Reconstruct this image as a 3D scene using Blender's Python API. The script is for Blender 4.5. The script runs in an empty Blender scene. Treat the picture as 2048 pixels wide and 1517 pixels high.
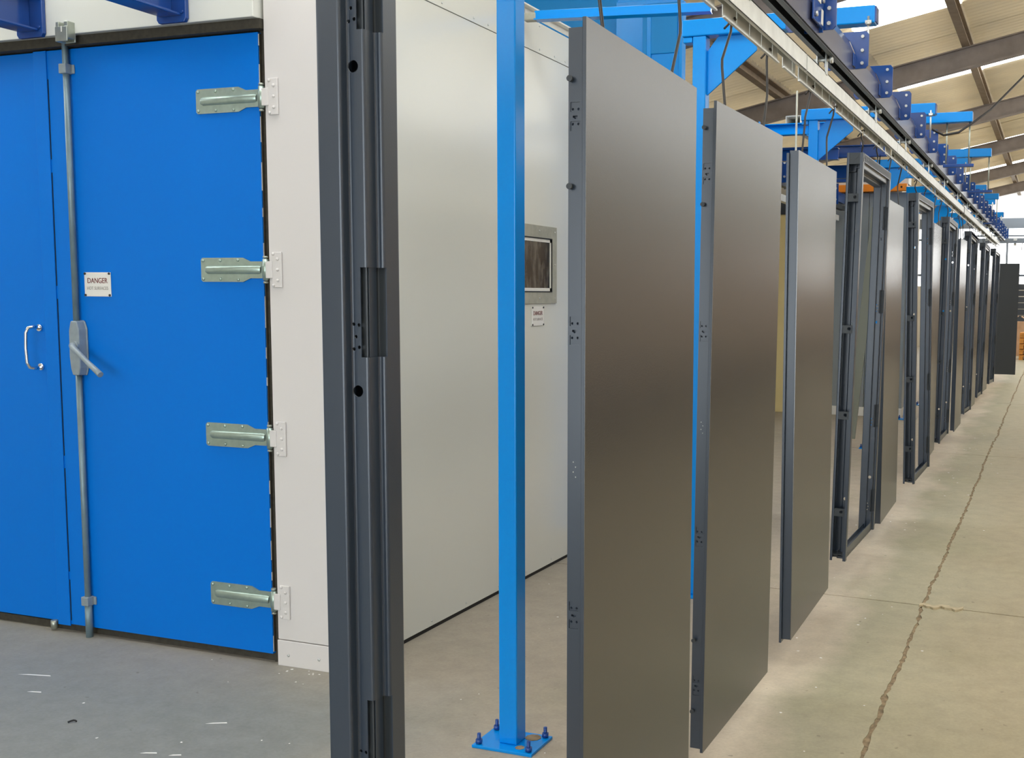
import bpy, bmesh, math, random
from mathutils import Vector, Matrix, noise
random.seed(7)
S = bpy.context.scene
C = S.collection

# ------------------------------------------------------------------ camera
YAW, PITCH, ROLL = 0.358841, 0.101091, -0.0087
def cam_matrix():
    cy, sy = math.cos(YAW), math.sin(YAW)
    f = Vector((-sy*math.cos(PITCH), cy*math.cos(PITCH), -math.sin(PITCH)))
    r = Vector((cy, sy, 0.0)); d = f.cross(r)
    c, s = math.cos(ROLL), math.sin(ROLL)
    r2 = c*r + s*d; d2 = -s*r + c*d
    m = Matrix((r2, -d2, -f)).transposed().to_4x4()
    m.translation = (0, 0, 1.65)
    return m
cd = bpy.data.cameras.new('camera'); cam = bpy.data.objects.new('camera', cd); C.objects.link(cam)
cam.matrix_world = cam_matrix()
cd.sensor_width = 36.0; cd.lens = 2223.3/2048*36
cd.shift_x = (1024-1272)/2048; cd.shift_y = (812-758.5)/2048
cd.clip_start = 0.02; cd.clip_end = 200
S.camera = cam

# ------------------------------------------------------------------ light
W = bpy.data.worlds.new('world'); S.world = W; W.use_nodes = True
W.node_tree.nodes['Background'].inputs[0].default_value = (0.90, 0.95, 1.0, 1)
W.node_tree.nodes['Background'].inputs[1].default_value = 3.0
ROOFLIGHT = 3.8       # strength of daylight through the rooflight sheets
SIDE_FILL = 1.3        # fill from an unseen clerestory, added over the aisle
DOCK_FILL = 4.4             # front fill from an unseen dock door, added behind the camera
GLAZING = 3.0          # strength of daylight through the far gable
S.view_settings.view_transform = 'Standard'
S.view_settings.look = 'None'
S.view_settings.gamma = 1.0
S.view_settings.use_curve_mapping = False
S.view_settings.exposure = 0.27

# ------------------------------------------------------------------ helpers
def srgb(r, g, b):
    f = lambda c: (c/255/12.92) if c/255 <= 0.04045 else ((c/255+0.055)/1.055)**2.4
    return (f(r), f(g), f(b), 1)

def mat(name, col, rough=0.5, metal=0.0, spec=0.5, bump=0.0, bscale=60.0, var=0.0, vscale=3.0, coat=0.0, emit=None, estr=0.0, ior=1.5):
    m = bpy.data.materials.new(name); m.use_nodes = True
    nt = m.node_tree; b = nt.nodes['Principled BSDF']
    b.inputs['Base Color'].default_value = col
    b.inputs['Roughness'].default_value = rough
    b.inputs['Metallic'].default_value = metal; b.inputs['IOR'].default_value = ior
    b.inputs['Specular IOR Level'].default_value = spec
    if coat:
        b.inputs['Coat Weight'].default_value = coat; b.inputs['Coat Roughness'].default_value = 0.15
    if emit:
        b.inputs['Emission Color'].default_value = emit; b.inputs['Emission Strength'].default_value = estr
    if var or bump:
        g = nt.nodes.new('ShaderNodeNewGeometry')
    if var:
        n = nt.nodes.new('ShaderNodeTexNoise'); n.inputs['Scale'].default_value = vscale; n.inputs['Detail'].default_value = 6
        nt.links.new(g.outputs['Position'], n.inputs['Vector'])
        r = nt.nodes.new('ShaderNodeMapRange'); r.inputs['From Min'].default_value = 0.3; r.inputs['From Max'].default_value = 0.7
        r.inputs['To Min'].default_value = 1-var; r.inputs['To Max'].default_value = 1+var
        nt.links.new(n.outputs['Fac'], r.inputs['Value'])
        mx = nt.nodes.new('ShaderNodeMix'); mx.data_type = 'RGBA'; mx.blend_type = 'MULTIPLY'; mx.inputs['Factor'].default_value = 1
        mx.inputs[6].default_value = col
        nt.links.new(r.outputs['Result'], mx.inputs[7])
        nt.links.new(mx.outputs[2], b.inputs['Base Color'])
    if bump:
        n2 = nt.nodes.new('ShaderNodeTexNoise'); n2.inputs['Scale'].default_value = bscale; n2.inputs['Detail'].default_value = 2
        nt.links.new(g.outputs['Position'], n2.inputs['Vector'])
        bp = nt.nodes.new('ShaderNodeBump'); bp.inputs['Strength'].default_value = bump; bp.inputs['Distance'].default_value = 0.002
        nt.links.new(n2.outputs['Fac'], bp.inputs['Height']); nt.links.new(bp.outputs['Normal'], b.inputs['Normal'])
    return m

class MB:
    """collects simple solids into one mesh"""
    def __init__(s): s.v = []; s.f = []; s.sm = []
    def add(s, vs, fs, smooth=False):
        o = len(s.v); s.v += [tuple(v) for v in vs]
        for f in fs: s.f.append(tuple(i+o for i in f)); s.sm.append(smooth)
        return s
    def box(s, x0, x1, y0, y1, z0, z1):
        x0, x1 = sorted((x0, x1)); y0, y1 = sorted((y0, y1)); z0, z1 = sorted((z0, z1))
        v = [(x0,y0,z0),(x1,y0,z0),(x1,y1,z0),(x0,y1,z0),(x0,y0,z1),(x1,y0,z1),(x1,y1,z1),(x0,y1,z1)]
        return s.add(v, [(0,3,2,1),(4,5,6,7),(0,1,5,4),(1,2,6,5),(2,3,7,6),(3,0,4,7)])
    def prism(s, poly, axis, a0, a1, smooth=False):
        """poly: 2-D points; axis x -> (y,z), y -> (x,z), z -> (x,y)"""
        n = len(poly)
        def P(p, a):
            return {'x': (a, p[0], p[1]), 'y': (p[0], a, p[1]), 'z': (p[0], p[1], a)}[axis]
        v = [P(p, a0) for p in poly] + [P(p, a1) for p in poly]
        area = sum(poly[i][0]*poly[(i+1) % n][1]-poly[(i+1) % n][0]*poly[i][1] for i in range(n))
        flip = (area < 0) != (axis == 'y') 
        if a1 < a0: flip = not flip
        caps = [tuple(range(n-1, -1, -1)), tuple(range(n, 2*n))]
        sides = [(i, (i+1) % n, n+(i+1) % n, n+i) for i in range(n)]
        if flip:
            caps = [tuple(reversed(c)) for c in caps]; sides = [tuple(reversed(c)) for c in sides]
        s.add(v, caps)
        o = len(s.v)-2*n
        for f in sides: s.f.append(tuple(i+o for i in f)); s.sm.append(smooth)
        return s
    def cyl(s, p0, p1, r, n=12, r1=None, smooth=True):
        p0 = Vector(p0); p1 = Vector(p1); d = (p1-p0).normalized(); r1 = r if r1 is None else r1
        a = d.orthogonal().normalized(); b = d.cross(a)
        v = []
        for p, rr in ((p0, r), (p1, r1)):
            for i in range(n):
                t = 2*math.pi*i/n; v.append(p + rr*(math.cos(t)*a+math.sin(t)*b))
        o = len(s.v); s.v += [tuple(x) for x in v]
        s.f.append(tuple(o+i for i in range(n-1, -1, -1))); s.sm.append(False)
        s.f.append(tuple(o+n+i for i in range(n))); s.sm.append(False)
        for i in range(n):
            s.f.append((o+i, o+(i+1) % n, o+n+(i+1) % n, o+n+i)); s.sm.append(smooth)
        return s
    def dome(s, c, d, r, h, n=10, rings=3):
        """a rivet head: cap of radius r, height h pointing along d"""
        c = Vector(c); d = Vector(d).normalized(); a = d.orthogonal().normalized(); b = d.cross(a)
        v = []
        for k in range(rings):
            t = k/rings*math.pi/2
            for i in range(n):
                p = 2*math.pi*i/n; v.append(c + d*(h*math.sin(t)) + r*math.cos(t)*(math.cos(p)*a+math.sin(p)*b))
        v.append(c+d*h)
        f = [tuple(range(n-1, -1, -1))]
        for k in range(rings-1):
            for i in range(n):
                f.append((k*n+i, k*n+(i+1) % n, (k+1)*n+(i+1) % n, (k+1)*n+i))
        for i in range(n): f.append(((rings-1)*n+i, (rings-1)*n+(i+1) % n, rings*n))
        return s.add(v, f, True)
    def tube(s, path, r, n=8):
        P = [Vector(p) for p in path]; m = len(P); rings = []
        prev = None
        for i in range(m):
            d = (P[min(i+1, m-1)]-P[max(i-1, 0)]).normalized()
            a = d.orthogonal().normalized() if prev is None else (prev-d*prev.dot(d)).normalized()
            prev = a; b = d.cross(a)
            rr = r[i] if isinstance(r, (list, tuple)) else r
            rings.append([P[i]+rr*(math.cos(2*math.pi*k/n)*a+math.sin(2*math.pi*k/n)*b) for k in range(n)])
        v = [p for q in rings for p in q]; f = []
        for i in range(m-1):
            for k in range(n): f.append((i*n+k, i*n+(k+1) % n, (i+1)*n+(k+1) % n, (i+1)*n+k))
        s.add(v, f, True)
        o = len(s.v)-len(v)
        s.f.append(tuple(o+k for k in range(n-1, -1, -1))); s.sm.append(False)
        s.f.append(tuple(o+(m-1)*n+k for k in range(n))); s.sm.append(False)
        return s
    def mesh(s, name, m=None):
        me = bpy.data.meshes.new(name); me.from_pydata(s.v, [], s.f)
        me.polygons.foreach_set('use_smooth', s.sm); me.update()
        if m: me.materials.append(m)
        return me

def put(name, me, parent=None, loc=(0,0,0), rot=(0,0,0), bevel=0.0, segs=2):
    o = bpy.data.objects.new(name, me); C.objects.link(o)
    o.location = loc; o.rotation_euler = rot
    if parent is not None: o.parent = parent
    if bevel:
        b = o.modifiers.new('bevel', 'BEVEL'); b.width = bevel; b.segments = segs; b.limit_method = 'ANGLE'; b.angle_limit = math.radians(40)
        b.harden_normals = False
    return o
def part(name, mb, m, parent, loc=(0,0,0), rot=(0,0,0), bevel=0.0, segs=2):
    return put(name, mb.mesh(name, m), parent, loc, rot, bevel, segs)
def tag(o, label, cat, group=None, kind=None):
    o['label'] = label; o['category'] = cat
    if group: o['group'] = group
    if kind: o['kind'] = kind
    return o
def thing(name, label, cat, loc=(0,0,0), rot=(0,0,0), group=None):
    o = bpy.data.objects.new(name, None); C.objects.link(o); o.location = loc; o.rotation_euler = rot
    o.empty_display_size = 0.1
    return tag(o, label, cat, group)
def struct(name, mb=None, m=None, bevel=0.0):
    o = bpy.data.objects.new(name, mb.mesh(name, m) if mb else None); C.objects.link(o); o['kind'] = 'structure'
    return o
def cut(me, cutter):
    """boolean difference, applied straight into the mesh"""
    a = bpy.data.objects.new('tmp_a', me); b = bpy.data.objects.new('tmp_b', cutter.mesh('tmp'))
    C.objects.link(a); C.objects.link(b)
    md = a.modifiers.new('b', 'BOOLEAN'); md.operation = 'DIFFERENCE'; md.object = b; md.solver = 'EXACT'
    md.use_self = True
    dg = bpy.context.evaluated_depsgraph_get(); dg.update()
    new = bpy.data.meshes.new_from_object(a.evaluated_get(dg))
    new.name = me.name
    bm_ = b.data
    bpy.data.objects.remove(a); bpy.data.objects.remove(b); bpy.data.meshes.remove(bm_)
    return new
def fillet(P, r, seg=3):
    out = [P[0]]
    for i in range(1, len(P)-1):
        p = Vector(P[i]); a = (Vector(P[i-1])-p); b = (Vector(P[i+1])-p)
        rr = min(r, a.length*0.45, b.length*0.45)
        p0 = p+a.normalized()*rr; p1 = p+b.normalized()*rr
        for k in range(seg+1):
            t = k/seg; out.append(tuple(p0*(1-t)**2+2*p*t*(1-t)+p1*t*t))
    out.append(P[-1]); return out
def sheet(P, t, r=0.004, seg=3):
    """folded sheet profile: open polyline -> closed polygon of thickness t (to the left of the line)"""
    Q = [Vector(p) for p in fillet(P, r, seg)]
    off = []
    for i in range(len(Q)):
        d0 = (Q[i]-Q[i-1]).normalized() if i else (Q[1]-Q[0]).normalized()
        d1 = (Q[i+1]-Q[i]).normalized() if i < len(Q)-1 else d0
        n = (Vector((-d0.y, d0.x))+Vector((-d1.y, d1.x))).normalized()
        c = max(0.5, n.dot(Vector((-d1.y, d1.x))))
        off.append(Q[i]+n*t/c)
    return [tuple(q) for q in Q]+[tuple(q) for q in reversed(off)]
def text(name, body, size, m, parent, loc, rot, depth=0.0006, align='CENTER', sx=1.0):
    cu = bpy.data.curves.new(name, 'FONT'); cu.body = body; cu.size = size; cu.extrude = depth
    cu.align_x = align; cu.align_y = 'CENTER'; cu.materials.append(m)
    q = bpy.data.objects.new('tmp', cu); C.objects.link(q)
    dg = bpy.context.evaluated_depsgraph_get(); dg.update()
    me = bpy.data.meshes.new_from_object(q.evaluated_get(dg)); me.name = name
    bpy.data.objects.remove(q)
    for v in me.vertices: v.co.x *= sx
    o = bpy.data.objects.new(name, me); C.objects.link(o); o.location = loc; o.rotation_euler = rot; o.parent = parent
    return o

# ------------------------------------------------------------------ materials
BLUE   = mat('blue_door_paint', srgb(0, 116, 216), 0.38, spec=0.16, bump=0.05, bscale=300)
BLUEL  = mat('lit_blue_steel_paint', srgb(0, 142, 230), 0.2, spec=0.35)  # the door blue made lighter in colour, as if more strongly lit
TEAL   = mat('blue_cladding', srgb(0, 132, 205), 0.35, spec=0.25)
NAVY   = mat('navy_steel_paint', srgb(26, 70, 142), 0.18, spec=0.6)
CREAM  = mat('cream_panel_paint', srgb(220, 221, 213), 0.2, spec=0.5, bump=0.035, bscale=3.0, ior=1.6)
CREAMP = mat('pinkish_cream_paint', srgb(220, 216, 213), 0.35, spec=0.4, bump=0.03, bscale=4.0)
YELLOW = mat('pale_yellow_panel', srgb(226, 208, 150), 0.5)
ANTH   = mat('anthracite_powder_coat', srgb(46, 48, 50), 0.26, spec=0.5, bump=0.10, bscale=240, ior=2.25)
ANTHF  = mat('anthracite_frame_coat', srgb(45, 55, 68), 0.28, spec=0.5, bump=0.04, bscale=420, ior=1.6)
ANTHD  = mat('dark_steel_coat', srgb(48, 53, 57), 0.42, spec=0.45)
HOLE   = mat('dark_inside', srgb(18, 19, 20), 0.8)
GAL    = mat('galvanised_steel', srgb(176, 182, 170), 0.36, metal=0.75, var=0.08, vscale=30)
HINGE  = mat('hinge_plating', srgb(168, 186, 176), 0.34, metal=0.7, var=0.08, vscale=40)
ALU    = mat('load_bar_steel', srgb(222, 224, 220), 0.32, metal=0.2, var=0.10, vscale=12)
TRACKP = mat('track_paint', srgb(66, 70, 96), 0.25, spec=0.6)
OLIVE  = mat('olive_grey_coat', srgb(128, 130, 116), 0.45)
ROD    = mat('hook_steel', srgb(70, 68, 66), 0.3, metal=0.6)
SILVER = mat('bolt_zinc', srgb(205, 208, 205), 0.3, metal=0.7)
CHROME = mat('chrome', srgb(225, 228, 232), 0.08, metal=1.0)
GREYP  = mat('grey_lever_paint', srgb(140, 152, 158), 0.35, spec=0.5, var=0.07, vscale=40)
BARG   = mat('lock_bar_steel', srgb(120, 142, 150), 0.4, metal=0.3, var=0.12, vscale=14)
SEAL   = mat('dark_door_seal', srgb(62, 58, 48), 0.85, var=0.25, vscale=40)
RAFT   = mat('rafter_paint', srgb(148, 138, 132), 0.6, var=0.18, vscale=5)
PURL   = mat('purlin_steel', srgb(150, 134, 114), 0.65, var=0.12, vscale=8)
ROOF   = mat('roof_sheet_cement', srgb(240, 230, 206), 0.75, var=0.08, vscale=2)
ORANGE = mat('orange_paint', srgb(255, 150, 24), 0.35)
WHITE  = mat('white_paint', srgb(232, 230, 222), 0.5)
SIGNW  = mat('sign_plastic', srgb(232, 230, 224), 0.4)
SIGNR  = mat('sign_red_print', srgb(110, 34, 34), 0.6)
SIGNG  = mat('sign_grey_print', srgb(165, 160, 155), 0.6)
SILVP  = mat('silver_grey_panel', srgb(150, 156, 156), 0.3, metal=0.35)
WINFR  = mat('window_frame_grey_paint', srgb(166, 165, 150), 0.45, spec=0.45, var=0.1, vscale=25)
BLACK  = mat('black_rubber', srgb(20, 20, 20), 0.6)
RACK   = mat('slate_blue_stack', srgb(66, 74, 86), 0.5)
WOOD   = mat('pallet_wood', srgb(205, 140, 62), 0.7, var=0.25, vscale=10)
CARD   = mat('cardboard', srgb(196, 160, 128), 0.8, var=0.1, vscale=6)
BROWNW = mat('brown_cladding', srgb(218, 196, 176), 0.7, var=0.12, vscale=1.2)
PLINTH = mat('dark_plinth', srgb(62, 56, 52), 0.7)
WALLC  = mat('hall_wall_paint', srgb(226, 220, 206), 0.7, var=0.05)
DIRT   = mat('joint_dirt', srgb(140, 122, 96), 0.95, var=0.4, vscale=40)
FILLER = mat('joint_filler', srgb(186, 172, 142), 0.8, var=0.15, vscale=30)
FLAKE  = mat('paint_flake', srgb(232, 230, 226), 0.6)
GLASS  = mat('oven_window_glass', srgb(46, 44, 41), 0.08, spec=0.4, var=0.7, vscale=22)
CABLE  = mat('black_cable', srgb(22, 22, 24), 0.5)
ROOFL  = mat('rooflight_sheet', srgb(240, 240, 235), 0.5, emit=(0.98, 1.0, 1.0, 1), estr=ROOFLIGHT)
GABLEL = mat('gable_glazing', srgb(240, 240, 240), 0.3, emit=(0.95, 0.98, 1.0, 1), estr=GLAZING)
SIDEL = mat('side_fill_glazing', srgb(240, 240, 240), 0.3, emit=(0.98, 1.0, 1.0, 1), estr=SIDE_FILL)
DOCKL = mat('dock_fill_glazing', srgb(240, 240, 240), 0.3, emit=(0.82, 0.91, 1.0, 1), estr=DOCK_FILL)
TRANSL = mat('translucent_cladding', srgb(196, 196, 194), 0.5, emit=(0.95, 0.97, 1.0, 1), estr=0.35)
STEELB = mat('blue_grey_steel', srgb(120, 130, 142), 0.5)

def let_daylight_through(m, fac, col):
    nt = m.node_tree; b = nt.nodes['Principled BSDF']; out = nt.nodes['Material Output']
    t = nt.nodes.new('ShaderNodeBsdfTranslucent'); t.inputs['Color'].default_value = col
    mx = nt.nodes.new('ShaderNodeMixShader'); mx.inputs['Fac'].default_value = fac
    nt.links.new(b.outputs[0], mx.inputs[1]); nt.links.new(t.outputs[0], mx.inputs[2]); nt.links.new(mx.outputs[0], out.inputs['Surface'])
let_daylight_through(ROOF, 0.25, srgb(250, 240, 220))

def painted_reflections(m):  # pale reflections painted into the glass colour as grey streaks
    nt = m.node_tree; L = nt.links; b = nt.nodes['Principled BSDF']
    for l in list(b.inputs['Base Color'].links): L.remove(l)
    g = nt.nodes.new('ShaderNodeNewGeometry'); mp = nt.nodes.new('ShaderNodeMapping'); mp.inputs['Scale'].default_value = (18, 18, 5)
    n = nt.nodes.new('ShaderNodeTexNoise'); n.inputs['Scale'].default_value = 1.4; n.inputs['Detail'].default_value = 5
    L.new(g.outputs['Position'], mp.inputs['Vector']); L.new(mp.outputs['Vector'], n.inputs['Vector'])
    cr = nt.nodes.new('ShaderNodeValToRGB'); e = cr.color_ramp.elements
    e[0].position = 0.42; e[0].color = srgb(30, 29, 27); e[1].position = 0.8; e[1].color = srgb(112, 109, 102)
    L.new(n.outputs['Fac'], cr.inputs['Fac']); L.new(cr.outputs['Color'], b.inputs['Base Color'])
painted_reflections(GLASS)

def floor_material():
    m = bpy.data.materials.new('concrete_floor'); m.use_nodes = True
    nt = m.node_tree; L = nt.links; b = nt.nodes['Principled BSDF']
    g = nt.nodes.new('ShaderNodeNewGeometry'); sep = nt.nodes.new('ShaderNodeSeparateXYZ')
    L.new(g.outputs['Position'], sep.inputs[0])
    def noise_n(scale, detail=5, rough=0.55):
        n = nt.nodes.new('ShaderNodeTexNoise'); n.inputs['Scale'].default_value = scale; n.inputs['Detail'].default_value = detail
        n.inputs['Roughness'].default_value = rough
        L.new(g.outputs['Position'], n.inputs['Vector']); return n
    def math_n(op, a, c=None):
        n = nt.nodes.new('ShaderNodeMath'); n.operation = op
        for i, x in enumerate((a, c)):
            if x is None: continue
            if isinstance(x, (int, float)): n.inputs[i].default_value = x
            else: L.new(x, n.inputs[i])
        return n.outputs[0]
    def mix(kind, fac, a, c):
        n = nt.nodes.new('ShaderNodeMix'); n.data_type = 'RGBA'; n.blend_type = kind
        for i, x in ((0, fac), (6, a), (7, c)):
            if isinstance(x, (int, float)): n.inputs[i].default_value = x
            elif isinstance(x, tuple): n.inputs[i].default_value = x
            else: L.new(x, n.inputs[i])
        return n.outputs[2]
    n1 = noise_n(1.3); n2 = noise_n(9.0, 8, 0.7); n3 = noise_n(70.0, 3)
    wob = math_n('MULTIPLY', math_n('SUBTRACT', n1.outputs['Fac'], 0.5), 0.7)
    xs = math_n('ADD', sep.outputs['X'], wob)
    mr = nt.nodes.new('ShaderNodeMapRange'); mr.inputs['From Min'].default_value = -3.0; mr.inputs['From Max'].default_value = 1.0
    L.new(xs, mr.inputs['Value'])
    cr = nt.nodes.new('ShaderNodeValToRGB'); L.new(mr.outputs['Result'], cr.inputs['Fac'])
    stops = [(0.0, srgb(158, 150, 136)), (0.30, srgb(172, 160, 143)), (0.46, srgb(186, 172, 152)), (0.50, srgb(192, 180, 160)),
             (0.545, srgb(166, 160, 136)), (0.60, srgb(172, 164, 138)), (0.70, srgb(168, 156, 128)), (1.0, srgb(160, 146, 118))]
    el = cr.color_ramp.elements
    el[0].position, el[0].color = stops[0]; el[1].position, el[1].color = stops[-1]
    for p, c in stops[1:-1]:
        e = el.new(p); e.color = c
    # greyer concrete in front of the oven doors
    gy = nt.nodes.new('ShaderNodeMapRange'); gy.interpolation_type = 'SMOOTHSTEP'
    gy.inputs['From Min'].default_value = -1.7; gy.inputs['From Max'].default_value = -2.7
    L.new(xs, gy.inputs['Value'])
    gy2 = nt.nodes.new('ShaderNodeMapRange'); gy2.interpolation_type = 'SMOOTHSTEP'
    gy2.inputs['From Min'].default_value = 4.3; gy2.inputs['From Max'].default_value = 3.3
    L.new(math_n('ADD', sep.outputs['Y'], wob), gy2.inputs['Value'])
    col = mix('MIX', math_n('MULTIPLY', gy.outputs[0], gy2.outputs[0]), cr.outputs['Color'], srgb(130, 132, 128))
    # blotches, fine speckle
    r2 = nt.nodes.new('ShaderNodeMapRange'); r2.inputs['From Min'].default_value = 0.3; r2.inputs['From Max'].default_value = 0.72
    r2.inputs['To Min'].default_value = 0.86; r2.inputs['To Max'].default_value = 1.08
    L.new(n2.outputs['Fac'], r2.inputs['Value'])
    col = mix('MULTIPLY', 1.0, col, r2.outputs['Result'])
    r3 = nt.nodes.new('ShaderNodeMapRange'); r3.inputs['From Min'].default_value = 0.3; r3.inputs['From Max'].default_value = 0.7
    r3.inputs['To Min'].default_value = 0.94; r3.inputs['To Max'].default_value = 1.05
    L.new(n3.outputs['Fac'], r3.inputs['Value'])
    col = mix('MULTIPLY', 1.0, col, r3.outputs['Result'])
    # green-grey damp patches along the aisle edge
    n4 = noise_n(0.9, 4)
    r4 = nt.nodes.new('ShaderNodeMapRange'); r4.inputs['From Min'].default_value = 0.52; r4.inputs['From Max'].default_value = 0.68
    r4.inputs['To Max'].default_value = 0.55
    L.new(n4.outputs['Fac'], r4.inputs['Value'])
    col = mix('MULTIPLY', r4.outputs['Result'], col, (0.90, 0.93, 0.87, 1))
    # scuffs and small dark specks
    n5 = noise_n(24.0, 2, 0.4)
    r5 = nt.nodes.new('ShaderNodeMapRange'); r5.inputs['From Min'].default_value = 0.73; r5.inputs['From Max'].default_value = 0.77
    L.new(n5.outputs['Fac'], r5.inputs['Value'])
    col = mix('MIX', math_n('MULTIPLY', r5.outputs['Result'], 0.45), col, srgb(90, 84, 74))
    L.new(col, b.inputs['Base Color'])
    b.inputs['Roughness'].default_value = 0.62; b.inputs['Specular IOR Level'].default_value = 0.35
    bp = nt.nodes.new('ShaderNodeBump'); bp.inputs['Strength'].default_value = 0.12; bp.inputs['Distance'].default_value = 0.004
    L.new(n2.outputs['Fac'], bp.inputs['Height']); L.new(bp.outputs['Normal'], b.inputs['Normal'])
    return m
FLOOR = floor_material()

# ------------------------------------------------------------------ setting: floor
X0, X1, Y0, Y1 = -9.0, 2.8, -6.0, 37.0
SL = 0.215
def roof_z(x): return 5.07 + SL*(x+0.5)
floor = struct('floor', MB().box(X0, X1, Y0, Y1, -0.12, -0.006), DIRT)
CRACK = -0.59
def crack_x(y):   # meandering longitudinal joint
    return CRACK + 0.022*noise.noise((y*0.9, 3.1, 0)) + 0.012*noise.noise((y*5.0, 7.7, 0)) + 0.006*noise.noise((y*22.0, 1.7, 0))
def crack_w(y):
    return max(0.0025, 0.009 + 0.007*noise.noise((y*0.8, 9.0, 2.0)) + 0.010*noise.noise((y*13.0, 5.0, 0)) + 0.005*noise.noise((y*37.0, 2.0, 2.0)))
def cross_y(x, k):
    return 5.98 + 6*k - 0.045*(x+0.6) + 0.008*noise.noise((x*4.0, k*3.3, 0.5))
def slab(xa, xb, ka, kb, side):
    step = 0.03
    def lo(x): return Y0 if ka is None else cross_y(x, ka)+0.006
    def hi(x): return Y1 if kb is None else cross_y(x, kb)-0.006
    pts = []
    ya, yb = lo(CRACK), hi(CRACK)
    n = int((yb-ya)/step) if yb < 20 else int((yb-ya)/0.12)
    edge = [(crack_x(y)+side*crack_w(y), y) for y in (ya+(yb-ya)*i/n for i in range(n+1))]
    far_x = xa if side < 0 else xb
    xs = [CRACK+(far_x-CRACK)*i/24 for i in range(1, 25)]
    bottom = [(x, lo(x)) for x in xs]; top = [(x, hi(x)) for x in xs]
    pts = edge + top + list(reversed(bottom))
    mb = MB(); mb.prism(pts, 'z', -0.1, 0.0)
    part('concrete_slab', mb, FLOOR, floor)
cuts_k = [None, -1, 0, 1, 2, 4, None]
for a, b in zip(cuts_k[:-1], cuts_k[1:]):
    slab(X0, CRACK, a, b, -1); slab(CRACK, X1, a, b, 1)

# ------------------------------------------------------------------ setting: walls
def wall_box(name, mb, m): return struct(name, mb, m)
wl = wall_box('wall_left', MB().box(X0-0.15, X0, Y0, Y1, 0, roof_z(X0)+0.1), WALLC)
wr = wall_box('wall_right', MB().box(X1, X1+0.15, Y0, Y1, 2.5, 3.7).box(X1, X1+0.15, Y0, Y1, 5.2, roof_z(X1)+0.1), WALLC)
w3 = struct('fill_window_3')          # unseen clerestory, added to the right wall to light and reflect in the doors
for i in range(22):
    y = Y0+1.95*i
    part('pane', MB().box(X1+0.06, X1+0.08, y+0.04, min(y+1.91, Y1), 3.72, 5.18), SIDEL, w3)
    part('mullion', MB().box(X1, X1+0.12, y-0.04, y+0.04, 3.7, 5.2), STEELB, w3)

part('brown_cladding', MB().box(X1-0.02, X1+0.15, Y0, Y1, 0.6, 2.5), BROWNW, wr)
part('plinth', MB().box(X1-0.06, X1+0.15, Y0, Y1, 0.0, 0.6), PLINTH, wr)
wb = wall_box('wall_back', MB().box(X0, -4.6, Y0-0.15, Y0, 0, roof_z(-4.6)).box(1.6, X1, Y0-0.15, Y0, 0, roof_z(1.6)-0.1).prism([(-4.6, 3.6), (1.6, 3.6), (1.6, roof_z(1.6)+0.1), (-4.6, roof_z(-4.6)+0.1)], 'y', Y0-0.15, Y0), WALLC)
w2 = struct('fill_window_2')          # unseen glazed dock door, added behind the camera for bluish front light
for i in range(4):
    x = -4.6+1.55*i
    for j in range(3):
        part('pane', MB().box(x+0.03, x+1.52, Y0-0.08, Y0-0.06, 0.05+1.18*j, 1.19+1.18*j), DOCKL, w2)
    part('mullion', MB().box(x-0.03, x+0.03, Y0-0.1, Y0+0.02, 0, 3.6), STEELB, w2)
for z in (0.02, 1.21, 2.39, 3.57):
    part('window_rail', MB().box(-4.6, 1.6, Y0-0.1, Y0+0.02, z-0.03, z+0.03), STEELB, w2)
# far gable: dark plinth, big glazing with thin rails, translucent ribbed cladding above
wf = wall_box('wall_front', MB().box(X0, X1, Y1, Y1+0.15, 0, 1.95), WALLC)
mb = MB()
n = int((X1-X0)/0.25)
for i in range(n):
    x = X0+i*0.25
    mb.box(x, x+0.17, Y1-0.02, Y1+0.03, 4.07, roof_z(x)+0.05)
    mb.box(x+0.17, x+0.25, Y1+0.01, Y1+0.04, 4.07, roof_z(x)+0.05)
part('ribbed_cladding', mb, TRANSL, wf)
part('sheeting_rail', MB().box(X0, X1, Y1-0.15, Y1-0.03, 3.76, 4.07), STEELB, wf)
win = struct('window_1')
for i in range(9):
    x = X0+1.5*i
    part('pane', MB().box(x+0.03, min(x+1.47, X1), Y1+0.02, Y1+0.05, 1.95, 3.76), GABLEL, win)
    part('mullion', MB().box(x-0.03, x+0.03, Y1-0.02, Y1+0.07, 1.95, 3.76), STEELB, win)
for z in (2.30, 3.42):
    part('window_rail', MB().box(X0, X1, Y1-0.06, Y1+0.01, z-0.035, z+0.035), STEELB, win)

# ------------------------------------------------------------------ setting: roof
ceiling = struct('ceiling')
rafters = [-3.0, 1.5, 6.0, 10.5, 15.0, 19.5, 24.0, 28.5, 33.0]
rz = lambda x: 4.93 + SL*(x+0.5)
mb = MB()
# I-section rafter, sloping with the roof
mb.prism([(X0, rz(X0)-0.015), (X1, rz(X1)-0.015), (X1, rz(X1)), (X0, rz(X0))], 'y', -0.075, 0.075)
mb.prism([(X0, rz(X0)-0.255), (X1, rz(X1)-0.255), (X1, rz(X1)-0.015), (X0, rz(X0)-0.015)], 'y', -0.008, 0.008)
mb.prism([(X0, rz(X0)-0.27), (X1, rz(X1)-0.27), (X1, rz(X1)-0.255), (X0, rz(X0)-0.255)], 'y', -0.075, 0.075)
raft_me = mb.mesh('rafter', RAFT)
for y in rafters: put('rafter', raft_me, ceiling, (0, y, 0))
purlins = [-8.4, -6.0, -3.6, -1.2, 1.2]
for x in purlins:
    z = rz(x)
    part('purlin', MB().prism([(x-0.05, z), (x+0.05, z), (x+0.05, z+0.015), (x-0.035, z+0.015), (x-0.035, z+0.125), (x+0.05, z+0.125), (x+0.05, z+0.14), (x-0.05, z+0.14)], 'y', Y0, Y1), PURL, ceiling)
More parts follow.
